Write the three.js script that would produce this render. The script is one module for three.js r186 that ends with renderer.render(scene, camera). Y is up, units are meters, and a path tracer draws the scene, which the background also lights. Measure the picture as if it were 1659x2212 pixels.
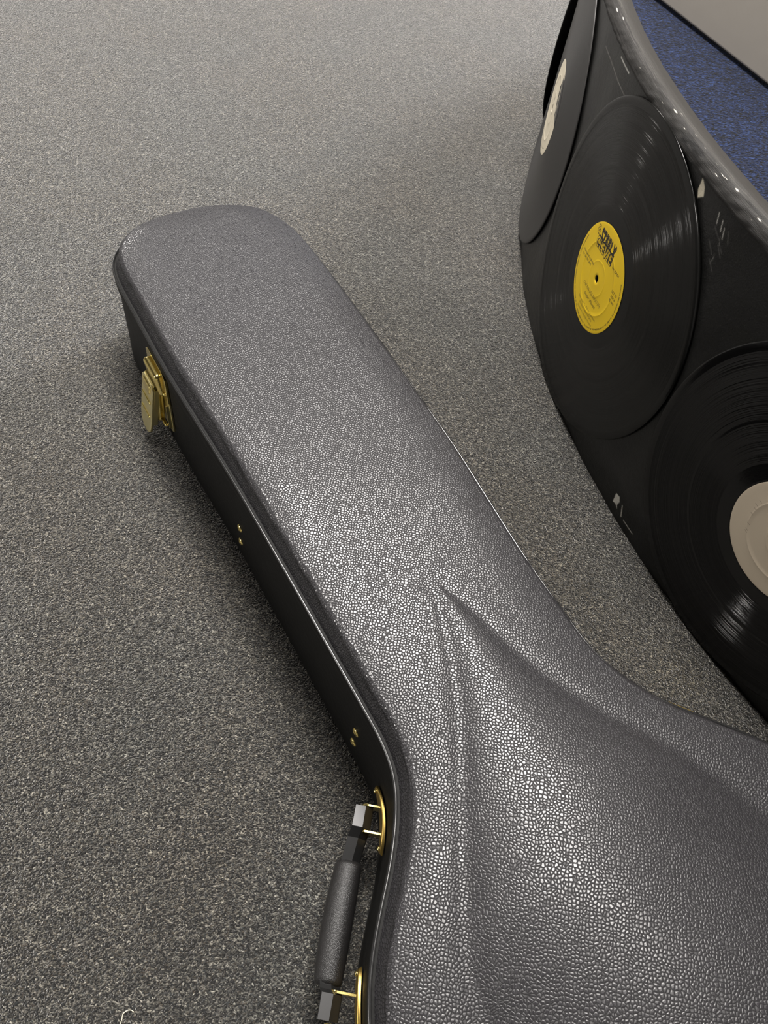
import * as THREE from 'three';
import { RoundedBoxGeometry } from 'three/addons/geometries/RoundedBoxGeometry.js';
import { RectAreaLightUniformsLib } from 'three/addons/lights/RectAreaLightUniformsLib.js';
import { mergeGeometries } from 'three/addons/utils/BufferGeometryUtils.js';

RectAreaLightUniformsLib.init();
const scene = new THREE.Scene();
const renderer = new THREE.WebGLRenderer({ antialias: true });
renderer.toneMapping = THREE.LinearToneMapping;
renderer.toneMappingExposure = 1.08;
renderer.shadowMap.enabled = true;
scene.background = new THREE.Color(0x050505);

// ---------------------------------------------------------------- camera
const FOCAL = 1610;                                     // in pixels of the 1659 x 2212 frame
const camera = new THREE.PerspectiveCamera(2 * Math.atan(1106 / FOCAL) * 180 / Math.PI, 1659 / 2212, 0.02, 40);
{
  const m = new THREE.Matrix4().makeBasis(
    new THREE.Vector3(0.97965392, 0.11471219, -0.16467940),
    new THREE.Vector3(-0.20069427, 0.55994745, -0.80385363),
    new THREE.Vector3(0.0, 0.82054858, 0.57157679));
  camera.quaternion.setFromRotationMatrix(m);
  camera.position.set(0, 0.57898, 0);
}
scene.add(camera);

// ---------------------------------------------------------------- lamps: [x, z, width, depth, nits, colour]
const CEIL = 2.6;
const PANELS = [
  [-0.2, -1.4, 1.2, 0.6, 90, 0xfffaf5],
  [0.2, -0.55, 1.2, 0.16, 66, 0xfffaf5],
  [-3.6, -4.6, 1.2, 0.6, 80, 0xfff9f2],
  [-4.6, 1.3, 1.2, 0.6, 90, 0xfffaf5],
  [2.3, -3.6, 1.2, 0.6, 190, 0xf2f6ff],
];

// ---------------------------------------------------------------- helpers
function rng(seed) {
  let a = seed >>> 0;
  return () => { a = (a + 0x6D2B79F5) >>> 0; let t = Math.imul(a ^ (a >>> 15), 1 | a); t = (t + Math.imul(t ^ (t >>> 7), 61 | t)) ^ t; return ((t ^ (t >>> 14)) >>> 0) / 4294967296; };
}
const clamp = (x, a, b) => Math.min(b, Math.max(a, x));
const smooth = (a, b, x) => { const t = clamp((x - a) / (b - a), 0, 1); return t * t * (3 - 2 * t); };
const used = {};
function nameOf(n) { used[n] = (used[n] ?? -1) + 1; return used[n] ? `${n}_${String(used[n]).padStart(3, '0')}` : n; }
function mesh(name, geo, mat, parent = scene) {
  const m = new THREE.Mesh(geo, mat); m.name = parent === scene ? nameOf(name) : name;
  m.castShadow = m.receiveShadow = true; parent.add(m); return m;
}
function thing(name, label, category, pos = [0, 0, 0], group) {
  const g = new THREE.Group(); g.name = nameOf(name); g.position.set(...pos);
  g.userData = { label, category }; if (group) g.userData.group = group; scene.add(g); return g;
}
function structure(name, geo, mat) { const m = mesh(name, geo, mat); m.userData.kind = 'structure'; return m; }
// a tileable periodic value noise
function valueNoise(n, seed) {
  const r = rng(seed), g = new Float32Array(n * n); for (let i = 0; i < g.length; i++) g[i] = r();
  return (u, v) => {
    u = ((u % 1) + 1) % 1 * n; v = ((v % 1) + 1) % 1 * n; const i = Math.floor(u), j = Math.floor(v); let a = u - i, b = v - j; a = a * a * (3 - 2 * a); b = b * b * (3 - 2 * b);
    const i1 = (i + 1) % n, j1 = (j + 1) % n, i0 = i % n, j0 = j % n;
    return (g[j0 * n + i0] * (1 - a) + g[j0 * n + i1] * a) * (1 - b) + (g[j1 * n + i0] * (1 - a) + g[j1 * n + i1] * a) * b;
  };
}
function dataTexture(data, w, h, srgb) {
  const t = new THREE.DataTexture(data, w, h, THREE.RGBAFormat); t.wrapS = t.wrapT = THREE.RepeatWrapping;
  t.magFilter = THREE.LinearFilter; t.minFilter = THREE.LinearMipmapLinearFilter; t.generateMipmaps = true;
  if (srgb) t.colorSpace = THREE.SRGBColorSpace; t.needsUpdate = true; return t;
}
// geometry from a grid of points: P(i, j) -> [x, y, z], UV(i, j) -> [u, v]
function grid(ni, nj, P, UV) {
  const pos = new Float32Array(ni * nj * 3), uv = new Float32Array(ni * nj * 2), idx = [];
  for (let j = 0; j < nj; j++) for (let i = 0; i < ni; i++) {
    const k = j * ni + i, p = P(i, j), q = UV ? UV(i, j) : [i / (ni - 1), j / (nj - 1)];
    pos.set(p, k * 3); uv.set(q, k * 2);
    if (i && j) idx.push(k - ni - 1, k - ni, k, k - ni - 1, k, k - 1);
  }
  const g = new THREE.BufferGeometry();
  g.setAttribute('position', new THREE.BufferAttribute(pos, 3)); g.setAttribute('uv', new THREE.BufferAttribute(uv, 2));
  g.setIndex(idx); g.computeVertexNormals(); return g;
}
function scaled(g, s) { g.scale(...s); return g; }
function moved(g, x, y, z, ry = 0, rx = 0, rz = 0) { if (rx) g.rotateX(rx); if (rz) g.rotateZ(rz); if (ry) g.rotateY(ry); g.translate(x, y, z); return g; }
const std = (o) => new THREE.MeshStandardMaterial(o);
const phys = (o) => new THREE.MeshPhysicalMaterial(o);

// ---------------------------------------------------------------- textures
// short matted carpet fibres: thousands of little curved strokes laid over one another
function fibreTexture(N, metres, count, seed, tones, len, wid, dirBias, spread = 2.6) {
  const r = rng(seed), col = new Uint8Array(N * N * 4), hgt = new Uint8Array(N * N * 4), z = new Float32Array(N * N).fill(-1);
  const lum = new Float32Array(N * N);
  const px = N / metres, cA = new Float32Array(N * N * 3);
  for (let k = 0; k < count; k++) {
    let x = r() * N, y = r() * N, a = dirBias + (r() - 0.5) * spread; if (r() < 0.3 * spread / 2.6) a = r() * 6.283;
    const L = (len[0] + (len[1] - len[0]) * r()) * px, W = (wid[0] + (wid[1] - wid[0]) * r()) * px * 0.5, curl = (r() - 0.5) * 0.22, zz = k / count * 0.75 + r() * 0.25;
    const t = tones[Math.floor(Math.pow(r(), 1.0) * tones.length)], j = 0.82 + 0.36 * r();
    const steps = Math.max(2, Math.ceil(L)), Wi = Math.ceil(W);
    for (let s = 0; s < steps; s++) {
      const f = s / (steps - 1), arch = Math.sin(Math.PI * f), w = W * (0.55 + 0.45 * arch);
      for (let oy = -Wi; oy <= Wi; oy++) for (let ox = -Wi; ox <= Wi; ox++) {
        const d = Math.hypot(ox, oy) / (w + 0.3); if (d > 1) continue;
        const ix = ((Math.floor(x + ox) % N) + N) % N, iy = ((Math.floor(y + oy) % N) + N) % N, q = iy * N + ix;
        const h = zz * 0.7 + 0.3 * arch * Math.sqrt(1 - d * d); if (h < z[q]) continue;
        z[q] = h; cA[q * 3] = t[0] * j; cA[q * 3 + 1] = t[1] * j; cA[q * 3 + 2] = t[2] * j;
      }
      x += Math.cos(a); y += Math.sin(a); a += curl;
    }
  }
  for (let q = 0; q < N * N; q++) {
    const h = clamp((z[q] - 0.35) / 0.65, 0, 1); lum[q] = h;
    for (let c = 0; c < 3; c++) col[q * 4 + c] = clamp(cA[q * 3 + c], 4, 255);
    col[q * 4 + 3] = 255; hgt[q * 4] = hgt[q * 4 + 1] = hgt[q * 4 + 2] = h * 255; hgt[q * 4 + 3] = 255;
  }
  return { map: dataTexture(col, N, N, true), bump: dataTexture(hgt, N, N, false) };
}
// pebbled leather: flat-topped cells parted by fine creases
function pebbleTexture(N, cells, seed) {
  const r = rng(seed), jx = new Float32Array(cells * cells), jy = new Float32Array(cells * cells), jh = new Float32Array(cells * cells);
  for (let i = 0; i < jx.length; i++) { jx[i] = r(); jy[i] = r(); jh[i] = r(); }
  const warp = valueNoise(24, seed + 1), warp2 = valueNoise(24, seed + 2), big = valueNoise(9, seed + 3), fine = valueNoise(400, seed + 4);
  const bump = new Uint8Array(N * N * 4), col = new Uint8Array(N * N * 4), rough = new Uint8Array(N * N * 4);
  for (let y = 0; y < N; y++) for (let x = 0; x < N; x++) {
    const u0 = x / N, v0 = y / N, u = (u0 + (warp(u0, v0) - 0.5) * 0.007) * cells, v = (v0 + (warp2(u0, v0) - 0.5) * 0.007) * cells;
    const ci = Math.floor(u), cj = Math.floor(v); let f1 = 9, f2 = 9, hh = 0;
    for (let b = -1; b <= 1; b++) for (let a = -1; a <= 1; a++) {
      const i = ((ci + a) % cells + cells) % cells, j = ((cj + b) % cells + cells) % cells, q = j * cells + i;
      const dx = ci + a + 0.08 + 0.84 * jx[q] - u, dy = cj + b + 0.08 + 0.84 * jy[q] - v, d = Math.hypot(dx, dy);
      if (d < f1) { f2 = f1; f1 = d; hh = jh[q]; } else if (d < f2) f2 = d;
    }
    const e = f2 - f1, plateau = smooth(0.0, 0.6, e), round = Math.sqrt(clamp(e / 0.85, 0, 1));
const h = 0.12 + 0.28 * smooth(0, 0.14, e) + (0.42 + 0.14 * (hh - 0.5)) * smooth(0, 0.6, e) + 0.04 * (big(u0, v0) - 0.5), q = (y * N + x) * 4;
    bump[q] = bump[q + 1] = bump[q + 2] = clamp(h, 0, 1) * 255; bump[q + 3] = 255;
const c = 13 + 19 * smooth(0, 0.14, e) + 6 * smooth(0.2, 0.6, e) + 6 * (hh - 0.5); col[q] = c; col[q + 1] = c * 0.97; col[q + 2] = c * 1.03; col[q + 3] = 255;
    const ro = 0.7 - 0.1 * smooth(0, 0.15, e) - 0.36 * smooth(0.2, 0.55, e) + 0.06 * (hh - 0.5); rough[q] = rough[q + 1] = rough[q + 2] = clamp(ro, 0, 1) * 255; rough[q + 3] = 255 * (0.48 + 0.52 * smooth(0.08, 0.5, e));
  }
  return { bump: dataTexture(bump, N, N, false), map: dataTexture(col, N, N, true), rough: dataTexture(rough, N, N, false) };
}
function speckle(N, seed, lo, hi, n1, n2) {
  const a = valueNoise(n1, seed), b = valueNoise(n2, seed + 1), r = rng(seed + 2), d = new Uint8Array(N * N * 4);
  for (let y = 0; y < N; y++) for (let x = 0; x < N; x++) {
    const t = 0.45 * a(x / N, y / N) + 0.35 * b(x / N, y / N) + 0.2 * r(), q = (y * N + x) * 4;
    d[q] = d[q + 1] = d[q + 2] = (lo + (hi - lo) * t) * 255; d[q + 3] = 255;
  }
  return dataTexture(d, N, N, false);
}

const carpetTones = [[6, 6, 6], [9, 9, 8], [15, 15, 14], [25, 24, 22], [35, 34, 31], [47, 46, 42], [59, 57, 52], [19, 20, 21], [36, 38, 38], [74, 72, 66], [91, 88, 81], [117, 114, 105], [49, 44, 37], [11, 11, 10], [54, 52, 48], [76, 74, 68]];
const carpet = fibreTexture(2048, 0.5, 560000, 11, carpetTones, [0.001, 0.0027], [0.0005, 0.0009], 0.1, 1.9);
const blueTones = [[11, 18, 36], [16, 26, 50], [21, 33, 63], [26, 40, 74], [13, 21, 42], [34, 50, 86], [7, 11, 24], [18, 29, 56]];
const blue = fibreTexture(1024, 0.32, 90000, 23, blueTones, [0.0014, 0.003], [0.0007, 0.0012], 0.0, 0.9);
const leather = pebbleTexture(2048, 122, 5);
const smallLeather = pebbleTexture(512, 40, 77);

// ---------------------------------------------------------------- room shell
{
  const X0 = -6, X1 = 3.4, Z0 = -7, Z1 = 3.5, T = 0.12;
  const wallMat = std({ color: 0x6e6d6b, roughness: 0.9, bumpMap: speckle(256, 31, 0, 1, 16, 64), bumpScale: 0.0006 });
  const ceilMat = std({ color: 0x6a6967, roughness: 0.95, bumpMap: speckle(256, 37, 0, 1, 32, 90), bumpScale: 0.001 });
  const box = (w, h, d, x, y, z) => moved(new THREE.BoxGeometry(w, h, d), x, y, z);
  structure('wall_left', box(T, CEIL, Z1 - Z0 + 2 * T, X0 - T / 2, CEIL / 2, (Z0 + Z1) / 2), wallMat);
  structure('wall_right', box(T, CEIL, Z1 - Z0 + 2 * T, X1 + T / 2, CEIL / 2, (Z0 + Z1) / 2), wallMat);
  structure('wall_back', box(X1 - X0, CEIL, T, (X0 + X1) / 2, CEIL / 2, Z0 - T / 2), wallMat);
  structure('wall_front', box(X1 - X0, CEIL, T, (X0 + X1) / 2, CEIL / 2, Z1 + T / 2), wallMat);
  structure('ceiling', box(X1 - X0 + 2 * T, T, Z1 - Z0 + 2 * T, (X0 + X1) / 2, CEIL + T / 2, (Z0 + Z1) / 2), ceilMat);

  // carpet: finer where the photograph looks, stained here and there
  const nx = 220, nz = 200, stains = [[0.189, -0.369, 0.045, 0.4, [1.0, 0.9, 0.72]], [0.215, -0.33, 0.03, 0.3, [1, 0.88, 0.7]], [0.28, -0.297, 0.03, 0.6, [1.0, 0.85, 0.6]], [0.11, -0.44, 0.05, 0.25, [1, 0.95, 0.8]],
    [-0.35, -0.3, 0.09, 0.22, [0.8, 0.8, 0.82]], [-0.55, -0.75, 0.12, 0.18, [0.85, 0.87, 0.85]], [0.0, -0.9, 0.16, 0.16, [0.9, 0.93, 1.04]], [-0.2, -0.12, 0.1, 0.15, [1, 0.93, 0.85]]];
  const blot = valueNoise(12, 51), blot2 = valueNoise(40, 52);
  const g = grid(nx + 1, nz + 1, (i, j) => {
    const w = (t, lo, hi, a, b) => (t < 0.1 ? lo + (a - lo) * t / 0.1 : t > 0.9 ? b + (hi - b) * (t - 0.9) / 0.1 : a + (b - a) * (t - 0.1) / 0.8);
    return [w(i / nx, X0, X1, -1.4, 1.0), 0, w(j / nz, Z0, Z1, -2.2, 0.3)];
  });
  const p = g.attributes.position, uv = g.attributes.uv, c = new Float32Array(p.count * 3);
  for (let k = 0; k < p.count; k++) {
    const x = p.getX(k), z = p.getZ(k); uv.setXY(k, x / 0.5, -z / 0.5);
    let f = [1, 1, 1]; const b = 0.93 + 0.1 * blot(x / 4, z / 4) + 0.05 * blot2(x / 4, z / 4), tint = (blot2(x / 3 + 0.3, z / 3 + 0.1) - 0.5) * 0.08;
    f = [b * (1 + tint), b, b * (1 - tint)];
    for (const [sx, sz, sr, a, t] of stains) { const q = a * Math.exp(-((x - sx) ** 2 + (z - sz) ** 2) / (sr * sr)); f = f.map((v, n) => v * (1 - q) + v * q * t[n]); }
    c.set(f, k * 3);
  }
  g.setAttribute('color', new THREE.BufferAttribute(c, 3));
  const idx = g.index.array; for (let k = 0; k < idx.length; k += 3) { const t = idx[k]; idx[k] = idx[k + 1]; idx[k + 1] = t; }
  g.computeVertexNormals();
  const under = moved(new THREE.BoxGeometry(X1 - X0 + 2 * T, 0.1, Z1 - Z0 + 2 * T), (X0 + X1) / 2, -0.0505, (Z0 + Z1) / 2).toNonIndexed();
  under.setAttribute('color', new THREE.BufferAttribute(new Float32Array(under.attributes.position.count * 3).fill(0.6), 3));
  const floorGeo = mergeGeometries([g.toNonIndexed(), under]);
  structure('floor', floorGeo, phys({ map: carpet.map, bumpMap: carpet.bump, bumpScale: 0.0022, roughness: 0.85, specularIntensity: 0.55, vertexColors: true, sheen: 0.78, sheenRoughness: 0.8, sheenColor: new THREE.Color(1, 0.975, 0.94) }));
}

// ---------------------------------------------------------------- ceiling lamps
for (const [k, [x, z, w, d, nits, colour]] of PANELS.entries()) {
  const where = ['nearest above the guitar case', 'above the middle of the riser', 'beyond the far left of the carpet', 'farthest to the left of the shop', 'in the far corner behind the grey cabinet'][k];
  const t = thing('ceiling_panel_light', `flat white ceiling light panel ${where}`, 'light', [x, CEIL, z]);
  const fr = std({ color: 0xe8e8e6, roughness: 0.5 });
  const bars = [[w + 0.04, 0.02, 0, d / 2 + 0.01], [w + 0.04, 0.02, 0, -d / 2 - 0.01], [0.02, d, w / 2 + 0.01, 0], [0.02, d, -w / 2 - 0.01, 0]].map(([a, b, ox, oz]) => moved(new THREE.BoxGeometry(a, 0.024, b), ox, -0.012, oz));
  mesh('frame', mergeGeometries(bars), fr, t);
  mesh('diffuser', moved(new THREE.BoxGeometry(w, 0.01, d), 0, -0.007, 0), std({ color: 0xffffff, roughness: 0.6, emissive: colour, emissiveIntensity: 1.2 }), t);
  const l = new THREE.RectAreaLight(colour, nits, w, d); l.position.set(0, -0.03, 0); l.rotation.x = -Math.PI / 2; l.name = 'panel_light'; t.add(l);
}

// ---------------------------------------------------------------- curved riser
const RC = [1.0813, -0.9259], RR = 0.9799, RH = 0.31;
const onRiser = (phi, y, r = RR) => [RC[0] + Math.cos(phi) * r, y, RC[1] + Math.sin(phi) * r];
{
  const A0 = 2.1, A1 = 3.9, len = (A1 - A0) * RR;      // arc that carries the detailed paint
  const W = 2048, H = 384, cv = document.createElement('canvas'); cv.width = W; cv.height = H; const cx = cv.getContext('2d');
  const r = rng(404);
  cx.fillStyle = '#131312'; cx.fillRect(0, 0, W, H);
  for (let k = 0; k < 900; k++) { const a = 0.02 + 0.05 * r(), v = 8 + r() * 52; cx.fillStyle = `rgba(${v | 0},${v | 0},${(v * 0.96) | 0},${a})`; cx.beginPath(); cx.ellipse(r() * W, r() * H, 6 + 60 * r(), 4 + 26 * r(), r() * 3, 0, 7); cx.fill(); }
  const at = (phi, y) => [(A1 - phi) / (A1 - A0) * W, (1 - y / 0.3) * H];
  const line = (a, b, w, c) => { cx.strokeStyle = c; cx.lineWidth = w; cx.lineCap = 'round'; cx.beginPath(); cx.moveTo(...at(...a)); cx.lineTo(...at(...b)); cx.stroke(); };
  const blob = (phi, y, pts, c) => { const [x0, y0] = at(phi, y); cx.fillStyle = c; cx.beginPath(); pts.forEach(([dx, dy], i) => (i ? cx.lineTo(x0 + dx, y0 + dy) : cx.moveTo(x0 + dx, y0 + dy))); cx.closePath(); cx.fill(); };
  blob(2.647, 0.0178, [[-5, -7], [2, -9], [6, -3], [5, 4], [8, 9], [2, 6], [-3, 8], [-4, 1]], '#c9c6bd');
  line([2.6371, 0.021], [2.6316, 0.0103], 2, '#bdbab0'); line([2.6267, 0.0101], [2.6101, 0.0104], 1.6, '#c4c1b8');
  line([2.9806, 0.2821], [2.8933, 0.2795], 1.1, '#6a6763'); line([2.9324, 0.2945], [2.9035, 0.2945], 1.8, '#a8a6a0');
  blob(2.7369, 0.2925, [[-6, -8], [2, -3], [6, 4], [-1, 10], [-5, 4]], '#c2baa6');
  for (let k = 0; k < 9; k++) line([2.699 + 0.014 * (r() - 0.5), 0.2849 - 0.006 * k * 0.5 + 0.003 * r()], [2.690 + 0.014 * (r() - 0.5), 0.281 - 0.006 * k * 0.5], 1.1, 'rgba(110,108,104,0.5)');
  for (const [a, b] of [[2.709, 0.292], [2.702, 0.29], [2.697, 0.287], [2.768, 0.267]]) line([a, b], [a - 0.003, b - 0.007], 1.2, '#a4a29c');
  for (let k = 0; k < 240; k++) { const a = A0 + r() * (A1 - A0), y = r() * 0.3; line([a, y], [a + (r() - 0.5) * 0.03, y + (r() - 0.5) * 0.02], 0.7, `rgba(120,118,112,${0.05 + 0.14 * r()})`); }
  const paint = new THREE.CanvasTexture(cv); paint.colorSpace = THREE.SRGBColorSpace; paint.wrapS = THREE.ClampToEdgeWrapping;
  const riser = thing('display_riser', 'curved black painted display riser topped with blue carpet and scuffed edge', 'riser', [RC[0], 0, RC[1]]);
  const put = (phi, y, rad) => [Math.cos(phi) * rad, y, Math.sin(phi) * rad];
  const ripple = valueNoise(32, 61);
  const wall = grid(260, 24, (i, j) => { const phi = A1 - (A1 - A0) * i / 259, y = 0.298 * j / 23; return put(phi, y, RR + (ripple(phi * 0.9, y * 0.7) - 0.5) * 0.0016); });
  const rest = grid(200, 2, (i, j) => put(A0 - (Math.PI * 2 - (A1 - A0)) * i / 199, 0.298 * j, RR), () => [0.001, 0.5]);
  const paintBump = speckle(512, 71, 0, 1, 40, 200);
  paintBump.repeat.set(10, 1.7);
  mesh('side_panel', mergeGeometries([wall, rest]), phys({ map: paint, roughness: 0.42, bumpMap: paintBump, bumpScale: 0.0003, clearcoat: 0.2, clearcoatRoughness: 0.3, specularIntensity: 0.6 }), riser);

  // rounded nosing, worn and scuffed
  const W2 = 2048, H2 = 160, c2 = document.createElement('canvas'); c2.width = W2; c2.height = H2; const dx = c2.getContext('2d');
  dx.fillStyle = '#191715'; dx.fillRect(0, 0, W2, H2);
  for (let k = 0; k < 2600; k++) { const v = 6 + r() * 52, L = 20 + 150 * r(), y = r() * H2; dx.strokeStyle = `rgba(${v | 0},${(v * 0.96) | 0},${(v * 0.92) | 0},${0.1 + 0.2 * r()})`; dx.lineWidth = 0.6 + 2.4 * r(); dx.beginPath(); const x = r() * W2; dx.moveTo(x, y); dx.lineTo(x + L, y + (r() - 0.5) * 12); dx.stroke(); }
  dx.fillStyle = 'rgba(46,43,39,0.75)'; dx.fillRect(0, 0, W2, 56);
  for (let k = 0; k < 420; k++) { dx.strokeStyle = `rgba(112,109,104,${0.06 + 0.2 * r()})`; dx.lineWidth = 0.8 + 3 * r(); const x = r() * W2, y = 40 + 40 * r(); dx.beginPath(); dx.moveTo(x, y); dx.quadraticCurveTo(x + 25, y + 10 * (r() - 0.5), x + 20 + 60 * r(), y + 16 * (r() - 0.5)); dx.stroke(); }
  const at2 = (phi, v) => [(A1 - phi) / (A1 - A0) * W2, v * H2];
  const spot = (phi, v, rx, ry, c) => { const [x, y] = at2(phi, v); dx.fillStyle = c; dx.beginPath(); dx.ellipse(x, y, rx, ry, 0.3, 0, 7); dx.fill(); };
  for (let k = 0; k < 40; k++) spot(2.7708 + (r() - 0.5) * 0.028, 0.6 + 0.3 * (r() - 0.5), 3 + 8 * r(), 2 + 5 * r(), `rgba(4,3,3,${0.5 + 0.4 * r()})`);
  for (const [a, v, rx, ry] of [[2.8121, 0.42, 6, 8], [2.7075, 0.42, 5, 7], [2.726, 0.46, 7, 3], [2.731, 0.58, 5, 3], [2.722, 0.44, 4, 3], [2.79, 0.5, 3, 4], [2.97, 0.42, 7, 4], [2.99, 0.5, 9, 6], [2.675, 0.5, 5, 5], [2.66, 0.42, 9, 3]]) { spot(a, v, rx * 0.55, ry * 0.5, '#d4d0c4'); }
  for (let k = 0; k < 60; k++) spot(A0 + r() * (A1 - A0), 0.3 + 0.5 * r(), 1 + 2 * r(), 1 + 1.5 * r(), `rgba(190,186,176,${0.3 + 0.5 * r()})`);
  const worn = new THREE.CanvasTexture(c2); worn.colorSpace = THREE.SRGBColorSpace; worn.wrapS = THREE.RepeatWrapping;
  const wob = valueNoise(128, 62), prof = [[-0.03, RH - 0.004], [-0.0125, RH - 0.0005], [-0.0085, RH]];
  for (let k = 1; k <= 8; k++) { const a = k / 8 * Math.PI / 2; prof.push([-0.0085 + Math.sin(a) * 0.0095, RH - 0.011 + Math.cos(a) * 0.011]); }
  prof.push([0.001, RH - 0.013], [-0.002, RH - 0.0145]);
  const nose = (a, b, n, vv) => grid(n, prof.length, (i, j) => { const phi = a + (b - a) * i / (n - 1), q = prof[prof.length - 1 - j], e = (wob(phi * 1.3, q[1] * 9) - 0.5) * 0.0016; return put(phi, q[1] + e * 0.4, RR + q[0] + e); }, (i, j) => [vv ? i / (n - 1) : i / (n - 1) * 2.4, j / (prof.length - 1)]);
  const noseBump = speckle(512, 81, 0, 1, 30, 160); noseBump.repeat.set(3, 0.6);
  mesh('edge_trim', mergeGeometries([nose(A1, A0, 420, true), nose(A0, A1 - Math.PI * 2, 300, false)]), std({ map: worn, roughness: 0.72, bumpMap: noseBump, bumpScale: 0.0003 }), riser);

  const RT = RR - 0.0115;
  const top = grid(180, 40, (i, j) => put(-i / 179 * Math.PI * 2, RH - 0.004 + (j === 39 ? -0.004 : j === 38 ? 0.002 : 0.004), RT * (j >= 38 ? (j === 39 ? 1 : 0.9985) : j / 38.2)));
  { const p = top.attributes.position, u = top.attributes.uv; for (let k = 0; k < p.count; k++) u.setXY(k, p.getX(k) / 0.32, p.getZ(k) / 0.32); }
  mesh('carpet_top', top, phys({ map: blue.map, bumpMap: blue.bump, bumpScale: 0.0014, roughness: 1, sheen: 0.15, sheenRoughness: 0.6, sheenColor: new THREE.Color(0.12, 0.2, 0.4) }), riser);
}

// grey cabinet standing on the riser
{
  const a = [0.118, -0.852], dir = [0.5505, 0.8348], w = 0.62, d = 0.42, h = 0.78;
  const c = thing('display_cabinet', 'plain warm grey cabinet standing on the blue carpet of the riser', 'cabinet', [a[0] + dir[0] * w / 2 + dir[1] * d / 2, RH + 0.001, a[1] + dir[1] * w / 2 - dir[0] * d / 2]);
  c.rotation.y = Math.atan2(-dir[1], dir[0]);
  const grey = std({ color: 0xa8a299, roughness: 0.55, bumpMap: speckle(256, 91, 0, 1, 60, 128), bumpScale: 0.0001 });
  mesh('plinth', moved(new THREE.BoxGeometry(w - 0.008, 0.02, d - 0.008), 0, 0.01, 0), std({ color: 0x111111, roughness: 0.8 }), c);
  mesh('side_panel', moved(new RoundedBoxGeometry(w, h, 0.018, 3, 0.002), 0, 0.002 + h / 2, d / 2 - 0.009), grey, c);
  mesh('side_panel', moved(new RoundedBoxGeometry(w, h, 0.018, 3, 0.002), 0, 0.002 + h / 2, -d / 2 + 0.009), grey, c);
  mesh('end_panel', moved(new RoundedBoxGeometry(0.018, h, d - 0.037, 3, 0.002), w / 2 - 0.009, 0.002 + h / 2, 0), grey, c);
  mesh('end_panel', moved(new RoundedBoxGeometry(0.018, h, d - 0.037, 3, 0.002), -w / 2 + 0.009, 0.002 + h / 2, 0), grey, c);
  mesh('top_panel', moved(new RoundedBoxGeometry(w + 0.02, 0.022, d + 0.02, 3, 0.003), 0, 0.002 + h + 0.011, 0), grey, c);
}

// ---------------------------------------------------------------- vinyl records bent round the riser
const REC = 0.1505, RREC = RR + 0.0031;
function grooveTextures(seed, bands) {
  const N = 1024, M = 64, d = new Uint8Array(N * M * 4), r = rng(seed), base = new Float32Array(N);
  for (let k = 0; k < N; k++) base[k] = 0.5 + 0.25 * Math.sin(k * 1.7) + 0.5 * (r() - 0.5);
  for (let k = 0; k < N; k++) for (let m = 0; m < M; m++) {
    const rad = k / N; let v = base[k]; for (const [a, b] of bands) if (rad > a && rad < b) v = 0.5;
    v += 0.12 * (r() - 0.5); const q = (k * M + m) * 4; d[q] = d[q + 1] = d[q + 2] = clamp(v, 0, 1) * 255; d[q + 3] = 255;
  }
  return dataTexture(d, M, N, false);
}
function makeRecord(phiC, yC, label, vinyl, labelMat, group, lift = 0) {
  const c = thing('vinyl_record', label, 'record', onRiser(phiC, 0, RREC), group);
  const o = onRiser(phiC, 0, RREC);
  const P = (u, v, out) => { const phi = phiC - u / RREC, q = onRiser(phi, yC + v, RREC + out + lift * (u / REC) ** 2); return [q[0] - o[0], q[1], q[2] - o[2]]; };
  const NT = 180, prof = [[0.0036, -0.0018], [0.0036, 0], [0.0485, 0], [0.0515, -0.0002], [0.058, 0], [0.062, -0.0001], [0.09, -0.0001], [0.12, -0.0001], [0.1435, -0.0001], [0.1455, 0.0003], [0.149, 0.0003], [0.1503, -0.0002], [REC, -0.0008], [0.1503, -0.0014], [0.149, -0.0018], [0.0036, -0.0018]];
  const disc = grid(NT + 1, prof.length, (i, j) => { const a = i / NT * Math.PI * 2, q = prof[j]; return P(Math.cos(a) * q[0], Math.sin(a) * q[0], q[1]); }, (i, j) => [i / NT * 3, prof[j][0] / REC]);
  mesh('vinyl_disc', disc, vinyl, c);
  const lp = [[0.0036, -0.0002], [0.0036, 0.0005], [0.006, 0.0007], [0.0085, 0.0005], [0.0148, 0.0004], [0.0158, 0.0006], [0.0166, 0.0006], [0.0176, 0.0003], [0.03, 0.0003], [0.0325, 0.0004], [0.0334, 0.0007], [0.0342, 0.0007], [0.0352, 0.0004], [0.045, 0.0003], [0.0492, 0.0003], [0.05, 0.0001]];
  const lg = grid(97, lp.length, (i, j) => { const a = i / 96 * Math.PI * 2, q = lp[j]; return P(Math.cos(a) * q[0], Math.sin(a) * q[0], q[1]); }, (i, j) => { const a = i / 96 * Math.PI * 2, q = lp[j][0] / 0.1; return [0.5 + Math.cos(a) * q, 0.5 + Math.sin(a) * q]; });
  const l = mesh('paper_label', lg, labelMat, c);
  return [c, l];
}
function labelCanvas(draw, base) {
  const S = 1024, cv = document.createElement('canvas'); cv.width = cv.height = S; const x = cv.getContext('2d');
  x.fillStyle = base; x.fillRect(0, 0, S, S);
  draw(x, (mm) => 512 + mm * 10.24, (mm) => 512 - mm * 10.24);
  const t = new THREE.CanvasTexture(cv); t.colorSpace = THREE.SRGBColorSpace; t.anisotropy = 16; return t;
}
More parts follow.
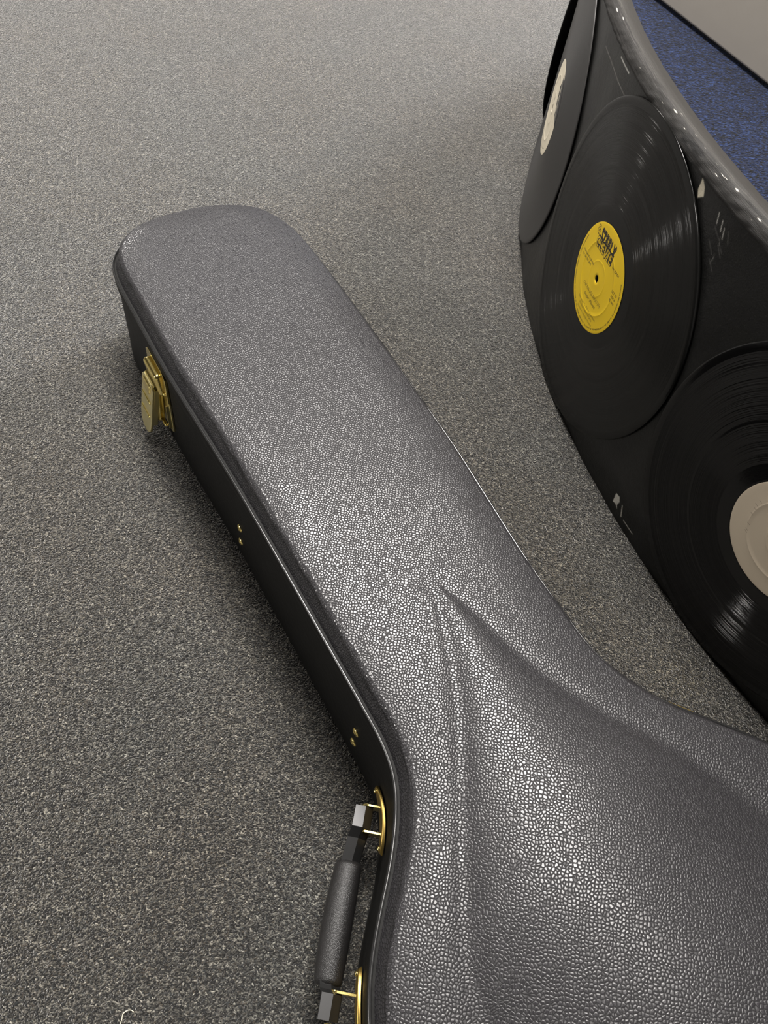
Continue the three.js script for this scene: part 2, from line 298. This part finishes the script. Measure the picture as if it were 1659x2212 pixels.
function fitText(x, text, x0, y0, x1, y1, h, font) {     // text from (x0, y0) to (x1, y1), height h, all in canvas pixels
  x.save(); x.font = `${font.replace('SIZE', '100px')}`; const w = x.measureText(text).width || 50 * text.length, L = Math.hypot(x1 - x0, y1 - y0);
  x.translate(x0, y0); x.rotate(Math.atan2(y1 - y0, x1 - x0)); x.scale(L / w, h / 74); x.textBaseline = 'alphabetic'; x.textAlign = 'left'; x.fillText(text, 0, 0); x.restore();
}
const yellow = labelCanvas((x, X, Y) => {
  x.fillStyle = '#17130a';
  // perimeter notice
  const words = 'UNAUTHORISED PUBLIC PERFORMANCE BROADCASTING AND COPYING OF THIS RECORD PROHIBITED  ALL RIGHTS OF THE PRODUCER AND OF THE OWNER OF THE RECORDED WORK RESERVED';
  x.font = 'bold 22px sans-serif'; x.textAlign = 'center'; x.textBaseline = 'middle';
  const a0 = 160 * Math.PI / 180, a1 = 392 * Math.PI / 180;
  for (let k = 0; k < words.length; k++) { const a = a0 + (a1 - a0) * k / (words.length - 1); x.save(); x.translate(512 + Math.cos(a) * 476, 512 - Math.sin(a) * 476); x.rotate(Math.PI / 2 - a + Math.PI); x.fillText(words[k], 0, 0); x.restore(); }
  // striped upper word over outlined lower word
  const tilt = Math.atan2(3.2, 36);
  x.save(); x.translate(X(-23.5), Y(28.5)); x.rotate(-tilt); 
  const big = (text, w, h, px, py) => { x.save(); x.translate(px, py); x.font = 'bold 100px sans-serif'; x.textAlign = 'left'; x.textBaseline = 'alphabetic'; x.scale(w / (x.measureText(text).width || 300), h / 73); return x; };
  for (let k = 14; k >= 0; k--) { big('STEELY', 352, 108, 10 + k * 0.8, k * 1.5 - 4); x.fillStyle = '#17130a'; x.fillText('STEELY', 0, 0); x.restore(); }
  big('STEELY', 352, 108, 8, -6); x.fillStyle = '#17130a'; x.fillText('STEELY', 0, 0); x.restore();
  x.fillStyle = '#cfae12'; for (let k = 0; k < 5; k++) for (let m = 0; m < 12; m++) x.fillRect(14 + m * 30 + (k % 2) * 6, -100 + k * 20, 9, 3);
  for (let k = 9; k >= 0; k--) { big('CLEVIE', 392, 96, -34 + k * 1.1, 84 - k * 1.2); x.fillStyle = '#17130a'; x.lineWidth = 10; x.strokeStyle = '#17130a'; x.strokeText('CLEVIE', 0, 0); x.fillText('CLEVIE', 0, 0); x.restore(); }
  big('CLEVIE', 392, 96, -36, 86); x.fillStyle = '#c9a70e'; x.fillText('CLEVIE', 0, 0); x.restore();
  big('&', 66, 80, -78, -16); x.lineWidth = 12; x.strokeStyle = '#17130a'; x.strokeText('&', 0, 0); x.fillStyle = '#c9a70e'; x.fillText('&', 0, 0); x.restore();
  x.restore();
  x.fillStyle = '#17130a';
  const T = (s, u0, v0, u1, v1, mm, f) => fitText(x, s, X(u0), Y(v0), X(u1), Y(v1), mm * 10.24, f);
  T('RECORDS', 16, 24.6, 31.5, 25.6, 2.3, 'bold SIZE sans-serif');
  T('Distributed by Jet Star', -42, 1.8, -13.8, 4.2, 2.2, 'bold SIZE sans-serif');
  T('Tel: 081 961 5818', -41.6, -2.4, -19, 0, 2.2, 'bold SIZE sans-serif');
  T('GWAN MY MOUTH', -19.5, -19.4, 23.5, -15.6, 3.4, 'SIZE serif');
  T('Sugar Minott', -10.5, -25, 17, -22.6, 3.0, 'bold SIZE serif');
  T('Composer: L. Minott, Jamerson', -18, -34, 25.5, -30.2, 2.2, 'SIZE serif');
  T('Producer: Steely & Clevie', -12.5, -37.8, 20.5, -34.8, 2.2, 'SIZE serif');
  T('Publisher: Copyright Control', -14, -42.2, 23, -38.8, 2.2, 'SIZE serif');
  T('SCT 10', 30, 9.8, 40.5, 10.8, 2.6, 'bold SIZE serif');
  T('SIDE A', 31.5, 5.8, 40.5, 6.6, 2.4, 'bold SIZE sans-serif');
  T('45 rpm', 31.5, 2, 41, 2.6, 2.4, 'bold SIZE sans-serif');
}, '#d4b20a');
const greyLabel = labelCanvas((x, X, Y) => {
  x.strokeStyle = 'rgba(80,72,62,0.55)'; x.lineWidth = 4;
  for (const [u, v] of [[-37, 11], [-37.6, 6], [-36.5, 2.5], [-35.6, -3], [-32.5, -12], [-30.5, -17], [-30, -19]]) { x.beginPath(); x.moveTo(X(u), Y(v)); x.lineTo(X(u + 3), Y(v - 0.4)); x.stroke(); }
}, '#b9ac98');
const creamLabel = labelCanvas((x, X, Y) => {
  const r = rng(8); x.fillStyle = '#242322'; x.beginPath(); x.moveTo(X(50), Y(36)); x.lineTo(X(17), Y(45)); x.lineTo(X(13), Y(30)); x.lineTo(X(20), Y(16)); x.lineTo(X(34), Y(8)); x.lineTo(X(50), Y(4)); x.fill();
  x.lineWidth = 5; x.strokeStyle = '#d8cfb8'; for (let k = 0; k < 8; k++) { x.beginPath(); x.moveTo(X(14 + k * 2), Y(44 - k * 4)); x.lineTo(X(26 + k * 2.4), Y(30 - k * 3.4)); x.stroke(); }
  x.fillStyle = '#241f1a'; x.font = 'bold 70px serif'; x.fillText('B', X(-6), Y(6)); x.font = 'bold 52px sans-serif'; x.fillText('33', X(-22), Y(-4)); x.fillText('LP', X(2), Y(-6));
  x.strokeStyle = '#3a332b'; x.lineWidth = 6; x.beginPath(); x.arc(512, 512, 440, 0.9, 2.2); x.stroke();
  for (let k = 0; k < 60; k++) { x.fillStyle = `rgba(150,136,110,${0.1 * r()})`; x.fillRect(r() * 1024, r() * 1024, 6 + 20 * r(), 60 * r()); }
}, '#c2b9a4');
const paper = (map, rough) => phys({ map, roughness: rough, clearcoat: 0.2, clearcoatRoughness: 0.4 });
const vinylOf = (seed, colour, rough, bump, spec) => phys({ color: colour, roughness: rough, bumpMap: grooveTextures(seed, [[0.34, 0.42], [0.955, 1], [0.62, 0.632]]), bumpScale: bump, anisotropy: 0.6, anisotropyRotation: Math.PI / 2, specularIntensity: spec });
makeRecord(2.8113, 0.1515, 'black vinyl record with a bright yellow printed label on the riser', vinylOf(301, new THREE.Color(0.006, 0.006, 0.0056), 0.2, 0.0003, 0.6), paper(yellow, 0.55));
makeRecord(2.5018, 0.1515, 'glossy black vinyl record with a plain pale grey label on the riser', vinylOf(302, new THREE.Color(0.004, 0.004, 0.004), 0.13, 0.00034, 0.75), paper(greyLabel, 0.5));
makeRecord(3.1245, 0.1515, 'dusty black vinyl record with a torn cream label at the far bend of the riser', vinylOf(303, new THREE.Color(0.03, 0.029, 0.028), 0.5, 0.0001, 0.7), paper(creamLabel, 0.7));

makeRecord(3.436, 0.1515, 'flat black vinyl record seen nearly edge-on at the far bend, beyond the cream label', vinylOf(304, new THREE.Color(0.01, 0.01, 0.01), 0.4, 0.0002, 0.7), paper(greyLabel, 0.6), undefined, 0.0128);

// ---------------------------------------------------------------- guitar case
const AX = [0.641, 0.7675], NN = [0.7675, -0.641];
const toXZ = (s, n) => [AX[0] * s + NN[0] * n, AX[1] * s + NN[1] * n];
const HT = 0.112;
const OUTLINE = [[0.45, 0.21], [0.44, 0.12], [0.41, 0.062], [0.36, 0.03], [0.3, 0.02], [0.25, 0.022], [0.2, 0.022], [0.14, 0.017], [0.09, 0.018], [0.055, 0.027], [0.025, 0.0398], [0.0061, 0.0509], [-0.0143, 0.0682], [-0.036, 0.0887], [-0.0579, 0.1054], [-0.0774, 0.1154], [-0.0978, 0.1192], [-0.1252, 0.1197], [-0.17, 0.1197], [-0.221, 0.1197], [-0.2746, 0.1194], [-0.3372, 0.1187], [-0.397, 0.1166], [-0.4555, 0.115], [-0.5311, 0.1156], [-0.5818, 0.117], [-0.6059, 0.1225], [-0.6277, 0.1399], [-0.6369, 0.1553], [-0.642, 0.1751], [-0.6442, 0.199], [-0.6436, 0.2237], [-0.6391, 0.2465], [-0.626, 0.2741], [-0.6137, 0.2852], [-0.5955, 0.2937], [-0.57, 0.3], [-0.529, 0.3018], [-0.4783, 0.3014], [-0.412, 0.2998], [-0.3441, 0.2972], [-0.2818, 0.2945], [-0.2286, 0.2896], [-0.1695, 0.2843], [-0.1163, 0.2822], [-0.0795, 0.283], [-0.0472, 0.2938], [-0.025, 0.3074], [-0.0028, 0.3258], [0.0256, 0.3475], [0.055, 0.366], [0.09, 0.381], [0.14, 0.391], [0.2, 0.39], [0.25, 0.39], [0.3, 0.396], [0.36, 0.388], [0.41, 0.358], [0.44, 0.3]];
const NO = 640, ring = [];
{
  const curve = new THREE.CatmullRomCurve3(OUTLINE.map(([s, n]) => new THREE.Vector3(s, n, 0)), true, 'centripetal');
  const pts = curve.getSpacedPoints(NO); pts.length = NO;
  // light smoothing, then outward normals
  let q = pts.map((p) => [p.x, p.y]);
  for (let k = 0; k < 6; k++) q = q.map((p, i) => { const a = q[(i + NO - 1) % NO], b = q[(i + 1) % NO]; return [p[0] * 0.5 + (a[0] + b[0]) * 0.25, p[1] * 0.5 + (a[1] + b[1]) * 0.25]; });
  let len = 0;
  for (let i = 0; i < NO; i++) {
    const a = q[(i + NO - 1) % NO], b = q[(i + 1) % NO], t = [b[0] - a[0], b[1] - a[1]], L = Math.hypot(...t);
    ring.push({ s: q[i][0], n: q[i][1], ns: t[1] / L, nn: -t[0] / L, arc: len });
    len += Math.hypot(q[(i + 1) % NO][0] - q[i][0], q[(i + 1) % NO][1] - q[i][1]);
  }
  // the normals must point away from the middle of the neck
  const test = ring.find((p) => p.s < -0.3 && p.n < 0.2); if (test.nn > 0) for (const p of ring) { p.ns *= -1; p.nn *= -1; }
  ring.total = len;
}
const ringAt = (i) => ring[((i % NO) + NO) % NO];
function sweep(prof, uvScale, tweak) {
  const lens = [0]; for (let j = 1; j < prof.length; j++) lens.push(lens[j - 1] + Math.hypot(prof[j][0] - prof[j - 1][0], prof[j][1] - prof[j - 1][1]));
  return grid(NO + 1, prof.length, (i, j) => {
    const p = ringAt(i), o = prof[j][0] + (tweak ? tweak(p, j) : 0), [x, z] = toXZ(p.s + p.ns * o, p.n + p.nn * o); return [x, prof[j][1], z];
  }, (i, j) => [(i === NO ? ring.total : ring[i].arc) / uvScale, lens[j] / uvScale]);
}
function flip(g) { const a = g.index.array; for (let k = 0; k < a.length; k += 3) { const t = a[k]; a[k] = a[k + 1]; a[k + 1] = t; } g.computeVertexNormals(); return g; }
// arched top: rises inside this leaf-shaped border
const DR = [[-0.1697, 0.2034], [-0.1493, 0.211], [-0.1167, 0.2177], [-0.0883, 0.2261], [-0.0599, 0.2393], [-0.0347, 0.254], [-0.0035, 0.2746], [0.0261, 0.2871], [0.0588, 0.298], [0.12, 0.325], [0.2, 0.335], [0.3, 0.33], [0.37, 0.3], [0.4, 0.21]];
const DL = [[-0.1697, 0.2034], [-0.1289, 0.1891], [-0.0918, 0.1725], [-0.0475, 0.1452], [-0.018, 0.1264], [0.0049, 0.1121], [0.0264, 0.0996], [0.0588, 0.09], [0.12, 0.08], [0.2, 0.078], [0.3, 0.08], [0.37, 0.12], [0.4, 0.21]];
function along(c, s) { let k = 0; while (k < c.length - 2 && c[k + 1][0] < s) k++; const t = clamp((s - c[k][0]) / (c[k + 1][0] - c[k][0]), 0, 1); return c[k][1] + (c[k + 1][1] - c[k][1]) * t; }
const smoothed = (c) => { const q = new THREE.CatmullRomCurve3(c.map(([s, n]) => new THREE.Vector3(s, n, 0)), false, 'centripetal').getSpacedPoints(120).map((p) => [p.x, p.y]); for (let k = 0; k < 8; k++) for (let i = 1; i < q.length - 1; i++) q[i][1] = q[i][1] * 0.5 + (q[i - 1][1] + q[i + 1][1]) * 0.25; return q; };
const fineR = smoothed(DR), fineL = smoothed(DL);
function borderDistance(s, n) {                      // roughly the distance to the border, positive inside
  if (s <= DR[0][0] + 0.001) return -Math.hypot(s - DR[0][0], n - DR[0][1]);
  const a = along(fineL, s), b = along(fineR, s), w = Math.max(0.003, b - a); return (n - a) * (b - n) / w;
}
const lumps = valueNoise(16, 140);
function lidHeight(s, n) {
  const d = borderDistance(s, n), w = 0.006, soft = w * Math.log1p(Math.exp(clamp(d / w, -30, 30)));
  return 0.36 * soft - 0.0014 * Math.exp(-(((d + 0.003) / 0.008) ** 2)) + 0.0009 * (lumps(s * 1.1, n * 1.1) - 0.5);
}
{
  const gc = thing('guitar_case', 'black hard guitar case with pebbled leather lid lying closed on grey carpet', 'case');
  const vinylCover = phys({ color: 0x0d0d0c, roughness: 0.6, bumpMap: speckle(256, 121, 0, 1, 60, 128), bumpScale: 0.0002, specularIntensity: 0.3 });
  const plastic = phys({ color: 0x1b1b1b, roughness: 0.22, specularIntensity: 1 });
  const hide = phys({ map: leather.map, bumpMap: leather.bump, bumpScale: 0.0003, ior: 1.58, roughnessMap: leather.rough, roughness: 1, specularIntensity: 1, specularIntensityMap: leather.rough });
  // bottom shell
  const bottomProf = [[-0.05, 0.0012], [-0.006, 0.0012], [-0.0028, 0.0022], [-0.001, 0.0045], [-0.0004, 0.008], [-0.001, 0.04], [-0.001, 0.09], [-0.0008, 0.0965], [-0.0035, 0.0975]];
  const bottom = new THREE.ShapeGeometry(new THREE.Shape(ring.map((p) => new THREE.Vector2(p.s - p.ns * 0.006, p.n - p.nn * 0.006))));
  { const p = bottom.attributes.position; for (let k = 0; k < p.count; k++) { const [x, z] = toXZ(p.getX(k), p.getY(k)); p.setXYZ(k, x, 0.0012, z); } bottom.computeVertexNormals(); }
  mesh('bottom_shell', mergeGeometries([sweep(bottomProf, 0.24), bottom]), vinylCover, gc);
  // lid band with its glossy bead
  mesh('lid_band', sweep([[-0.006, 0.0975], [-0.0035, 0.0985], [0.0004, 0.099], [0.001, 0.1], [0.001, 0.1094], [0.0002, 0.1104], [-0.0075, 0.1106]], 0.24), vinylCover, gc);
  mesh('edge_bead', sweep(Array.from({ length: 11 }, (_, k) => [0.0004 + Math.cos(k / 10 * 6.2832 + 2.4) * 0.0011, 0.1108 + Math.sin(k / 10 * 6.2832 + 2.4) * 0.0011]), 0.24), plastic, gc);
  // leather lid: walls, rolled edge, then the arched top
  const roll = [[-0.0022, 0.1105], [-0.0044, 0.116], [-0.0064, 0.121]]; for (let k = 1; k <= 8; k++) { const a = k / 8 * Math.PI / 2; roll.push([-0.0064 - (1 - Math.cos(a)) * 0.0052, 0.121 + Math.sin(a) * 0.0052]); }
  const crease = valueNoise(220, 150);
  const lidWall = sweep(roll, 0.24, (p, j) => (j > 0 && j < 6 ? (crease(p.arc / ring.total, j * 0.05) - 0.5) * 0.0011 : 0));
  const inset = 0.0116, edge = ring.map((p) => [p.s - p.ns * inset, p.n - p.nn * inset]);
  let iMin = 0, iMax = 0; edge.forEach((e, i) => { if (e[0] < edge[iMin][0]) iMin = i; if (e[0] > edge[iMax][0]) iMax = i; });
  const chain = (step) => { const c = []; for (let i = iMin; ; i = (i + step + NO) % NO) { c.push(edge[i]); if (i === iMax) break; } return c; };
  let A = chain(1), B = chain(-1); if (A[Math.floor(A.length / 2)][1] > B[Math.floor(B.length / 2)][1]) [A, B] = [B, A];
  const at = (c, s) => { let k = 0; while (k < c.length - 2 && c[k + 1][0] < s) k++; const d = c[k + 1][0] - c[k][0]; return c[k][1] + (c[k + 1][1] - c[k][1]) * (d > 1e-9 ? clamp((s - c[k][0]) / d, 0, 1) : 0); };
  const NI = 330, NJ = 110, s0 = edge[iMin][0], s1 = edge[iMax][0];
  const tops = grid(NJ, NI, (j, i) => {
    const f = i / (NI - 1), e = f < 0.06 ? (1 - Math.cos(f / 0.06 * Math.PI / 2)) * 0.05 : f > 0.94 ? 1 - (1 - Math.cos((1 - f) / 0.06 * Math.PI / 2)) * 0.05 : 0.05 + (f - 0.06) / 0.88 * 0.9;
    const s = s0 + (s1 - s0) * e, a = at(A, s), b = at(B, s), g = j / (NJ - 1), n = a + (b - a) * g, [x, z] = toXZ(s, n);
    const near = Math.min(n - a, b - n, (s - s0), (s1 - s)), k = 1 - (1 - clamp(near / 0.028, 0, 1)) ** 2;
    return [x, 0.1262 + 0.0026 * k + lidHeight(s, n) * k, z];
  });
  { const p = tops.attributes.position, u = tops.attributes.uv; for (let k = 0; k < p.count; k++) u.setXY(k, p.getX(k) / 0.24, -p.getZ(k) / 0.24); }
  const nrm = tops.attributes.normal; if (nrm.getY(Math.floor(nrm.count / 2)) < 0) flip(tops);
  mesh('leather_lid', mergeGeometries([lidWall, tops]), hide, gc);

  // dark machine stitching below the bead: one part, too many to count
  const dash = []; for (let a = 0; a < NO; a += 1) {
    if (a % 3 === 2) continue; const p = ringAt(a), q = ringAt(a + 1), o = -0.0008, [x0, z0] = toXZ(p.s + p.ns * o, p.n + p.nn * o), [x1, z1] = toXZ(q.s + q.ns * o, q.n + q.nn * o);
    const g = new THREE.BoxGeometry(0.0009, 0.0009, Math.hypot(x1 - x0, z1 - z0)); g.rotateY(Math.atan2(x1 - x0, z1 - z0)); g.translate((x0 + x1) / 2, 0.0945, (z0 + z1) / 2); dash.push(g);
  }
  const st = mesh('stitching', mergeGeometries(dash), std({ color: 0x060606, roughness: 0.9 }), gc); st.userData.kind = 'stuff';

  // brass fittings sit on the left side: a frame at arc position i, x along the case, y up, z outwards
  const brass = std({ color: new THREE.Color(0.82, 0.66, 0.24), metalness: 1, roughness: 0.2 });
  const brassDull = std({ color: new THREE.Color(0.76, 0.68, 0.36), metalness: 1, roughness: 0.34 });
  const brassDark = std({ color: new THREE.Color(0.5, 0.35, 0.1), metalness: 1, roughness: 0.36 });
  const leftIndex = (s) => { let best = 0, bd = 9; ring.forEach((p, i) => { if (p.n < 0.2 && Math.abs(p.s - s) < bd) { bd = Math.abs(p.s - s); best = i; } }); return best; };
  function frameAt(s, y, out = 0) {
    const p = ring[leftIndex(s)], [x, z] = toXZ(p.s + p.ns * out, p.n + p.nn * out), o = toXZ(p.ns, p.nn);
    const Z = new THREE.Vector3(o[0], 0, o[1]).normalize(), Y = new THREE.Vector3(0, 1, 0), Xv = new THREE.Vector3().crossVectors(Y, Z);
    const m = new THREE.Matrix4().makeBasis(Xv, Y, Z); m.setPosition(x, y, z); return m;
  }
  const onSide = (g, s, y, out) => { g.applyMatrix4(frameAt(s, y, out)); return g; };
  const plate = (pts, depth, bevel) => { const sh = new THREE.Shape(); pts.forEach(([x, y], i) => (i ? sh.lineTo(x, y) : sh.moveTo(x, y))); return new THREE.ExtrudeGeometry(sh, { depth, bevelEnabled: true, bevelSize: bevel, bevelThickness: bevel, bevelSegments: 2 }); };
  // rivets in pairs
  const rivetGeo = () => new THREE.LatheGeometry([[0, 0.0017], [0.0008, 0.0016], [0.0009, 0.0011], [0.0017, 0.001], [0.0019, 0.0014], [0.0029, 0.0012], [0.0036, 0.0006], [0.0038, 0]].map(([a, b]) => new THREE.Vector2(a, b)), 20).rotateX(Math.PI / 2);
  for (const [s, y] of [[-0.3245, 0.0475], [-0.324, 0.0265], [-0.127, 0.0535], [-0.126, 0.031]]) mesh('rivet', onSide(rivetGeo(), s, y, -0.0009), brass, gc);

  // draw latch near the headstock
  {
    const S = -0.481, latch = new THREE.Group(); latch.name = 'latch'; latch.userData.label = 'shiny brass draw latch'; gc.add(latch);
    const sub = (n, g, m) => mesh(n, onSide(g, S, 0.058, -0.0006), m, latch);
    // x runs along the case towards the body, y up, z outwards (0 at the shell)
    sub('base_plate', mergeGeometries([plate([[-0.0225, -0.031], [-0.019, -0.034], [0.019, -0.034], [0.0225, -0.031], [0.0225, 0.005], [-0.0225, 0.005]], 0.0012, 0.0004), moved(new THREE.BoxGeometry(0.0016, 0.03, 0.004), 0.0205, -0.012, 0.0024).toNonIndexed(), moved(new THREE.BoxGeometry(0.0016, 0.03, 0.004), -0.0205, -0.012, 0.0024).toNonIndexed()]), brassDull);
    sub('catch_plate', mergeGeometries([plate([[-0.022, 0.0065], [0.022, 0.0065], [0.022, 0.036], [0.0165, 0.041], [-0.0165, 0.041], [-0.022, 0.036]], 0.0018, 0.0005), moved(new RoundedBoxGeometry(0.03, 0.026, 0.008, 4, 0.0036), 0, 0.022, 0.0035, 0, 0.12)].map((g) => (g.index ? g.toNonIndexed() : g))), brass);
    sub('hook', mergeGeometries([moved(new RoundedBoxGeometry(0.017, 0.05, 0.007, 4, 0.0028), 0, -0.004, 0.0052, 0, -0.06), moved(new THREE.CylinderGeometry(0.0024, 0.0024, 0.022, 16), 0, 0.019, 0.0072, 0, 0, Math.PI / 2)].map((g) => g.toNonIndexed())), brass);
    const seat = (g) => g.translate(0, -0.026, 0).rotateX(-0.17).translate(-0.003, 0.018, 0.0085);
    const lv = sub('lever', seat(plate([[-0.0125, 0.022], [-0.009, 0.026], [0.009, 0.026], [0.0125, 0.022], [0.0125, -0.022], [0.0108, -0.031], [0.0052, -0.036], [-0.0052, -0.036], [-0.0108, -0.031], [-0.0125, -0.022]], 0.0014, 0.0006)), brassDull);
    const tap = (g) => onSide(seat(g), S, 0.058, -0.0006);
    mesh('lever_ridge', tap(mergeGeometries([moved(new RoundedBoxGeometry(0.02, 0.0024, 0.003, 2, 0.001), 0, 0.004, 0.0016), moved(new RoundedBoxGeometry(0.02, 0.0024, 0.003, 2, 0.001), 0, -0.013, 0.0016), moved(new RoundedBoxGeometry(0.018, 0.01, 0.004, 3, 0.0018), 0, 0.019, 0.0013)])), brass, lv);
    mesh('lever_side', tap(mergeGeometries([moved(new RoundedBoxGeometry(0.0014, 0.044, 0.006, 2, 0.0005), 0.0122, 0, -0.002), moved(new RoundedBoxGeometry(0.0014, 0.044, 0.006, 2, 0.0005), -0.0122, 0, -0.002)])), brassDull, lv);
    sub('hinge_pin', moved(new THREE.CapsuleGeometry(0.0016, 0.036, 6, 12), 0, -0.024, 0.0062, 0, 0, Math.PI / 2), brass);
    for (const [x, y] of [[0.0165, -0.028], [-0.0165, -0.028], [0.016, 0.013], [-0.016, 0.013]]) sub('screw', moved(new THREE.SphereGeometry(0.0019, 14, 8, 0, 6.2832, 0, 1.5708).rotateX(Math.PI / 2), x, y, 0.0018), brass);
  }
  // far side latch, only its edge shows
  {
    const i = ring.findIndex((p, k) => p.n > 0.25 && Math.abs(p.s + 0.0177) < 0.004), p = ring[i], [x, z] = toXZ(p.s + p.ns * 0.0016, p.n + p.nn * 0.0016), o = toXZ(p.ns, p.nn);
    const g = plate([[-0.014, -0.03], [0.014, -0.03], [0.014, 0.014], [0.009, 0.018], [-0.009, 0.018], [-0.014, 0.014]], 0.0025, 0.0006), Z = new THREE.Vector3(o[0], 0, o[1]).normalize(), Y = new THREE.Vector3(0, 1, 0);
    g.applyMatrix4(new THREE.Matrix4().makeBasis(new THREE.Vector3().crossVectors(Y, Z), Y, Z).setPosition(x, 0.088, z)); mesh('far_latch', g, brass, gc);
  }

  // carrying handle
  {
    const h = new THREE.Group(); h.name = 'handle'; h.userData.label = 'black leather-grained carrying handle on brass lugs'; gc.add(h);
    const black = phys({ color: 0x111111, roughness: 0.4, specularIntensity: 0.9 });
    const gripMat = phys({ color: 0x131212, roughness: 0.42, bumpMap: smallLeather.bump, bumpScale: 0.00014 });
    const Y0 = 0.045;
    const sideX = (z) => { const best = [0, 1e-12]; for (const p of ring) { if (p.n > 0.2 || p.s > 0.2) continue; const [x, zz] = toXZ(p.s, p.n), k = Math.exp(-(((zz - z) / 0.0035) ** 2)); best[0] += k * x; best[1] += k; } return best[0] / best[1]; };
    // curved back plates follow the shell
    for (const [z0, z1] of [[-0.143, -0.099], [-0.035, 0.012]]) {
      const n = 25, hw = (f) => 0.0085 * Math.sqrt(Math.max(0.02, 1 - (2 * f - 1) ** 6)) * (0.55 + 0.45 * Math.sin(Math.PI * f));
      const sec = [[0, 1], [0.0017, 1], [0.0023, 0.92], [0.0026, 0.5], [0.0026, -0.5], [0.0023, -0.92], [0.0017, -1], [0, -1]];
      const g = grid(n, sec.length, (i, j) => { const f = i / (n - 1), z = z0 + (z1 - z0) * f; return [sideX(z) - sec[j][0] * (i === 0 || i === n - 1 ? 0.2 : 1), Y0 + hw(f) * sec[j][1], z]; });
      mesh('back_plate', g, brassDark, h);
      for (const f of [0.09, 0.91]) { const z = z0 + (z1 - z0) * f; mesh('screw', moved(new THREE.SphereGeometry(0.0017, 14, 10), sideX(z) - 0.0026, Y0, z), brass, h); }
    }
    for (const z of [-0.128, -0.1112, -0.0194, -0.0026]) {
      const x1 = sideX(z), x0 = 0.0262, sh = new THREE.Shape(); sh.absarc(x0 + 0.0045, 0, 0.0045, Math.PI / 2, Math.PI * 1.5); sh.lineTo(x1, -0.0045); sh.lineTo(x1, 0.0045); sh.closePath();
      const g = new THREE.ExtrudeGeometry(sh, { depth: 0.0011, bevelEnabled: true, bevelSize: 0.0003, bevelThickness: 0.0003, bevelSegments: 2 }); g.translate(0, Y0, z - 0.00055); mesh('lug', g, brass, h);
    }
    // end blocks: octagonal section, held between each pair of lugs, tapering into the grip
    const block = (z0, z1, zg) => {
      const sec = (hx, hy, c) => [[hx, hy * 0.1], [hx - 0.0005, hy * 0.25], [0.0006, hy], [-hx, hy * 0.97], [-hx, -hy + c], [-hx + c, -hy], [hx - c, -hy], [hx, -hy + c]];
      const rows = [[z0, 0.0275, Y0 + 0.0004, 0.0062, 0.0062], [z1, 0.0275, Y0 + 0.0004, 0.0064, 0.0064], [z1 + (zg - z1) * 0.25, 0.0262, Y0 - 0.004, 0.0066, 0.0062], [zg, 0.0245, Y0 - 0.0085, 0.0062, 0.006]];
      const pts = rows.map(([z, x, y, hx, hy]) => sec(hx, hy, 0.0022).map(([a, b]) => [x + a, y + b, z]));
      const side = grid(9, rows.length, (i, j) => pts[j][i % 8]).toNonIndexed(); side.computeVertexNormals();
      const cap = (row) => { const g = new THREE.BufferGeometry(), v = []; const c = rows[row]; for (let k = 0; k < 8; k++) v.push(...pts[row][k], ...pts[row][(k + 1) % 8], c[1], c[2], c[0]); g.setAttribute('position', new THREE.Float32BufferAttribute(v, 3)); g.setAttribute('uv', new THREE.Float32BufferAttribute(new Float32Array(48), 2)); g.computeVertexNormals(); return g; };
      return mergeGeometries([side, cap(0), cap(rows.length - 1)]);
    };
    mesh('end_block', block(-0.1265, -0.1128, -0.088), black, h);
    mesh('end_block', block(-0.0044, -0.018, -0.026), black, h);
    // padded grip
    const z0 = -0.0935, z1 = -0.021, n = 40;
    const grip = grid(33, n, (i, j) => {
      const f = j / (n - 1), a = i / 32 * Math.PI * 2, bulge = j === 0 || j === n - 1 ? 0.0 : j === 1 || j === n - 2 ? 0.0078 : 0.0088 + 0.0012 * Math.sin(Math.PI * f);
      return [0.0242 - 0.0007 * Math.sin(Math.PI * f) + Math.cos(a) * bulge, Y0 - 0.008 + Math.sin(a) * bulge, z0 + (z1 - z0) * f + (j === 1 ? -0.001 : j === n - 2 ? 0.001 : 0)];
    }, (i, j) => [i / 32 * 2, j / (n - 1) * 2.7]);
    mesh('grip', grip, gripMat, h);
  }
}

// ---------------------------------------------------------------- lint
{
  const thread = (name, pts, rad, colour, label) => {
    const c = new THREE.CatmullRomCurve3(pts.map((p) => new THREE.Vector3(...p)));
    const m = mesh(name, new THREE.TubeGeometry(c, 40, rad, 6), std({ color: colour, roughness: 0.9 })); m.userData = { label, category: 'lint' };
  };
  thread('lint_thread', [[-0.0972, 0.0006, 0.0195], [-0.0967, 0.0012, 0.0163], [-0.0968, 0.0022, 0.0127], [-0.0949, 0.0026, 0.0107], [-0.0928, 0.0014, 0.0101], [-0.091, 0.0005, 0.0108]], 0.0003, 0xc9c3ae, 'pale curled lint thread on the grey carpet left of the carrying handle');
}

renderer.render(scene, camera);
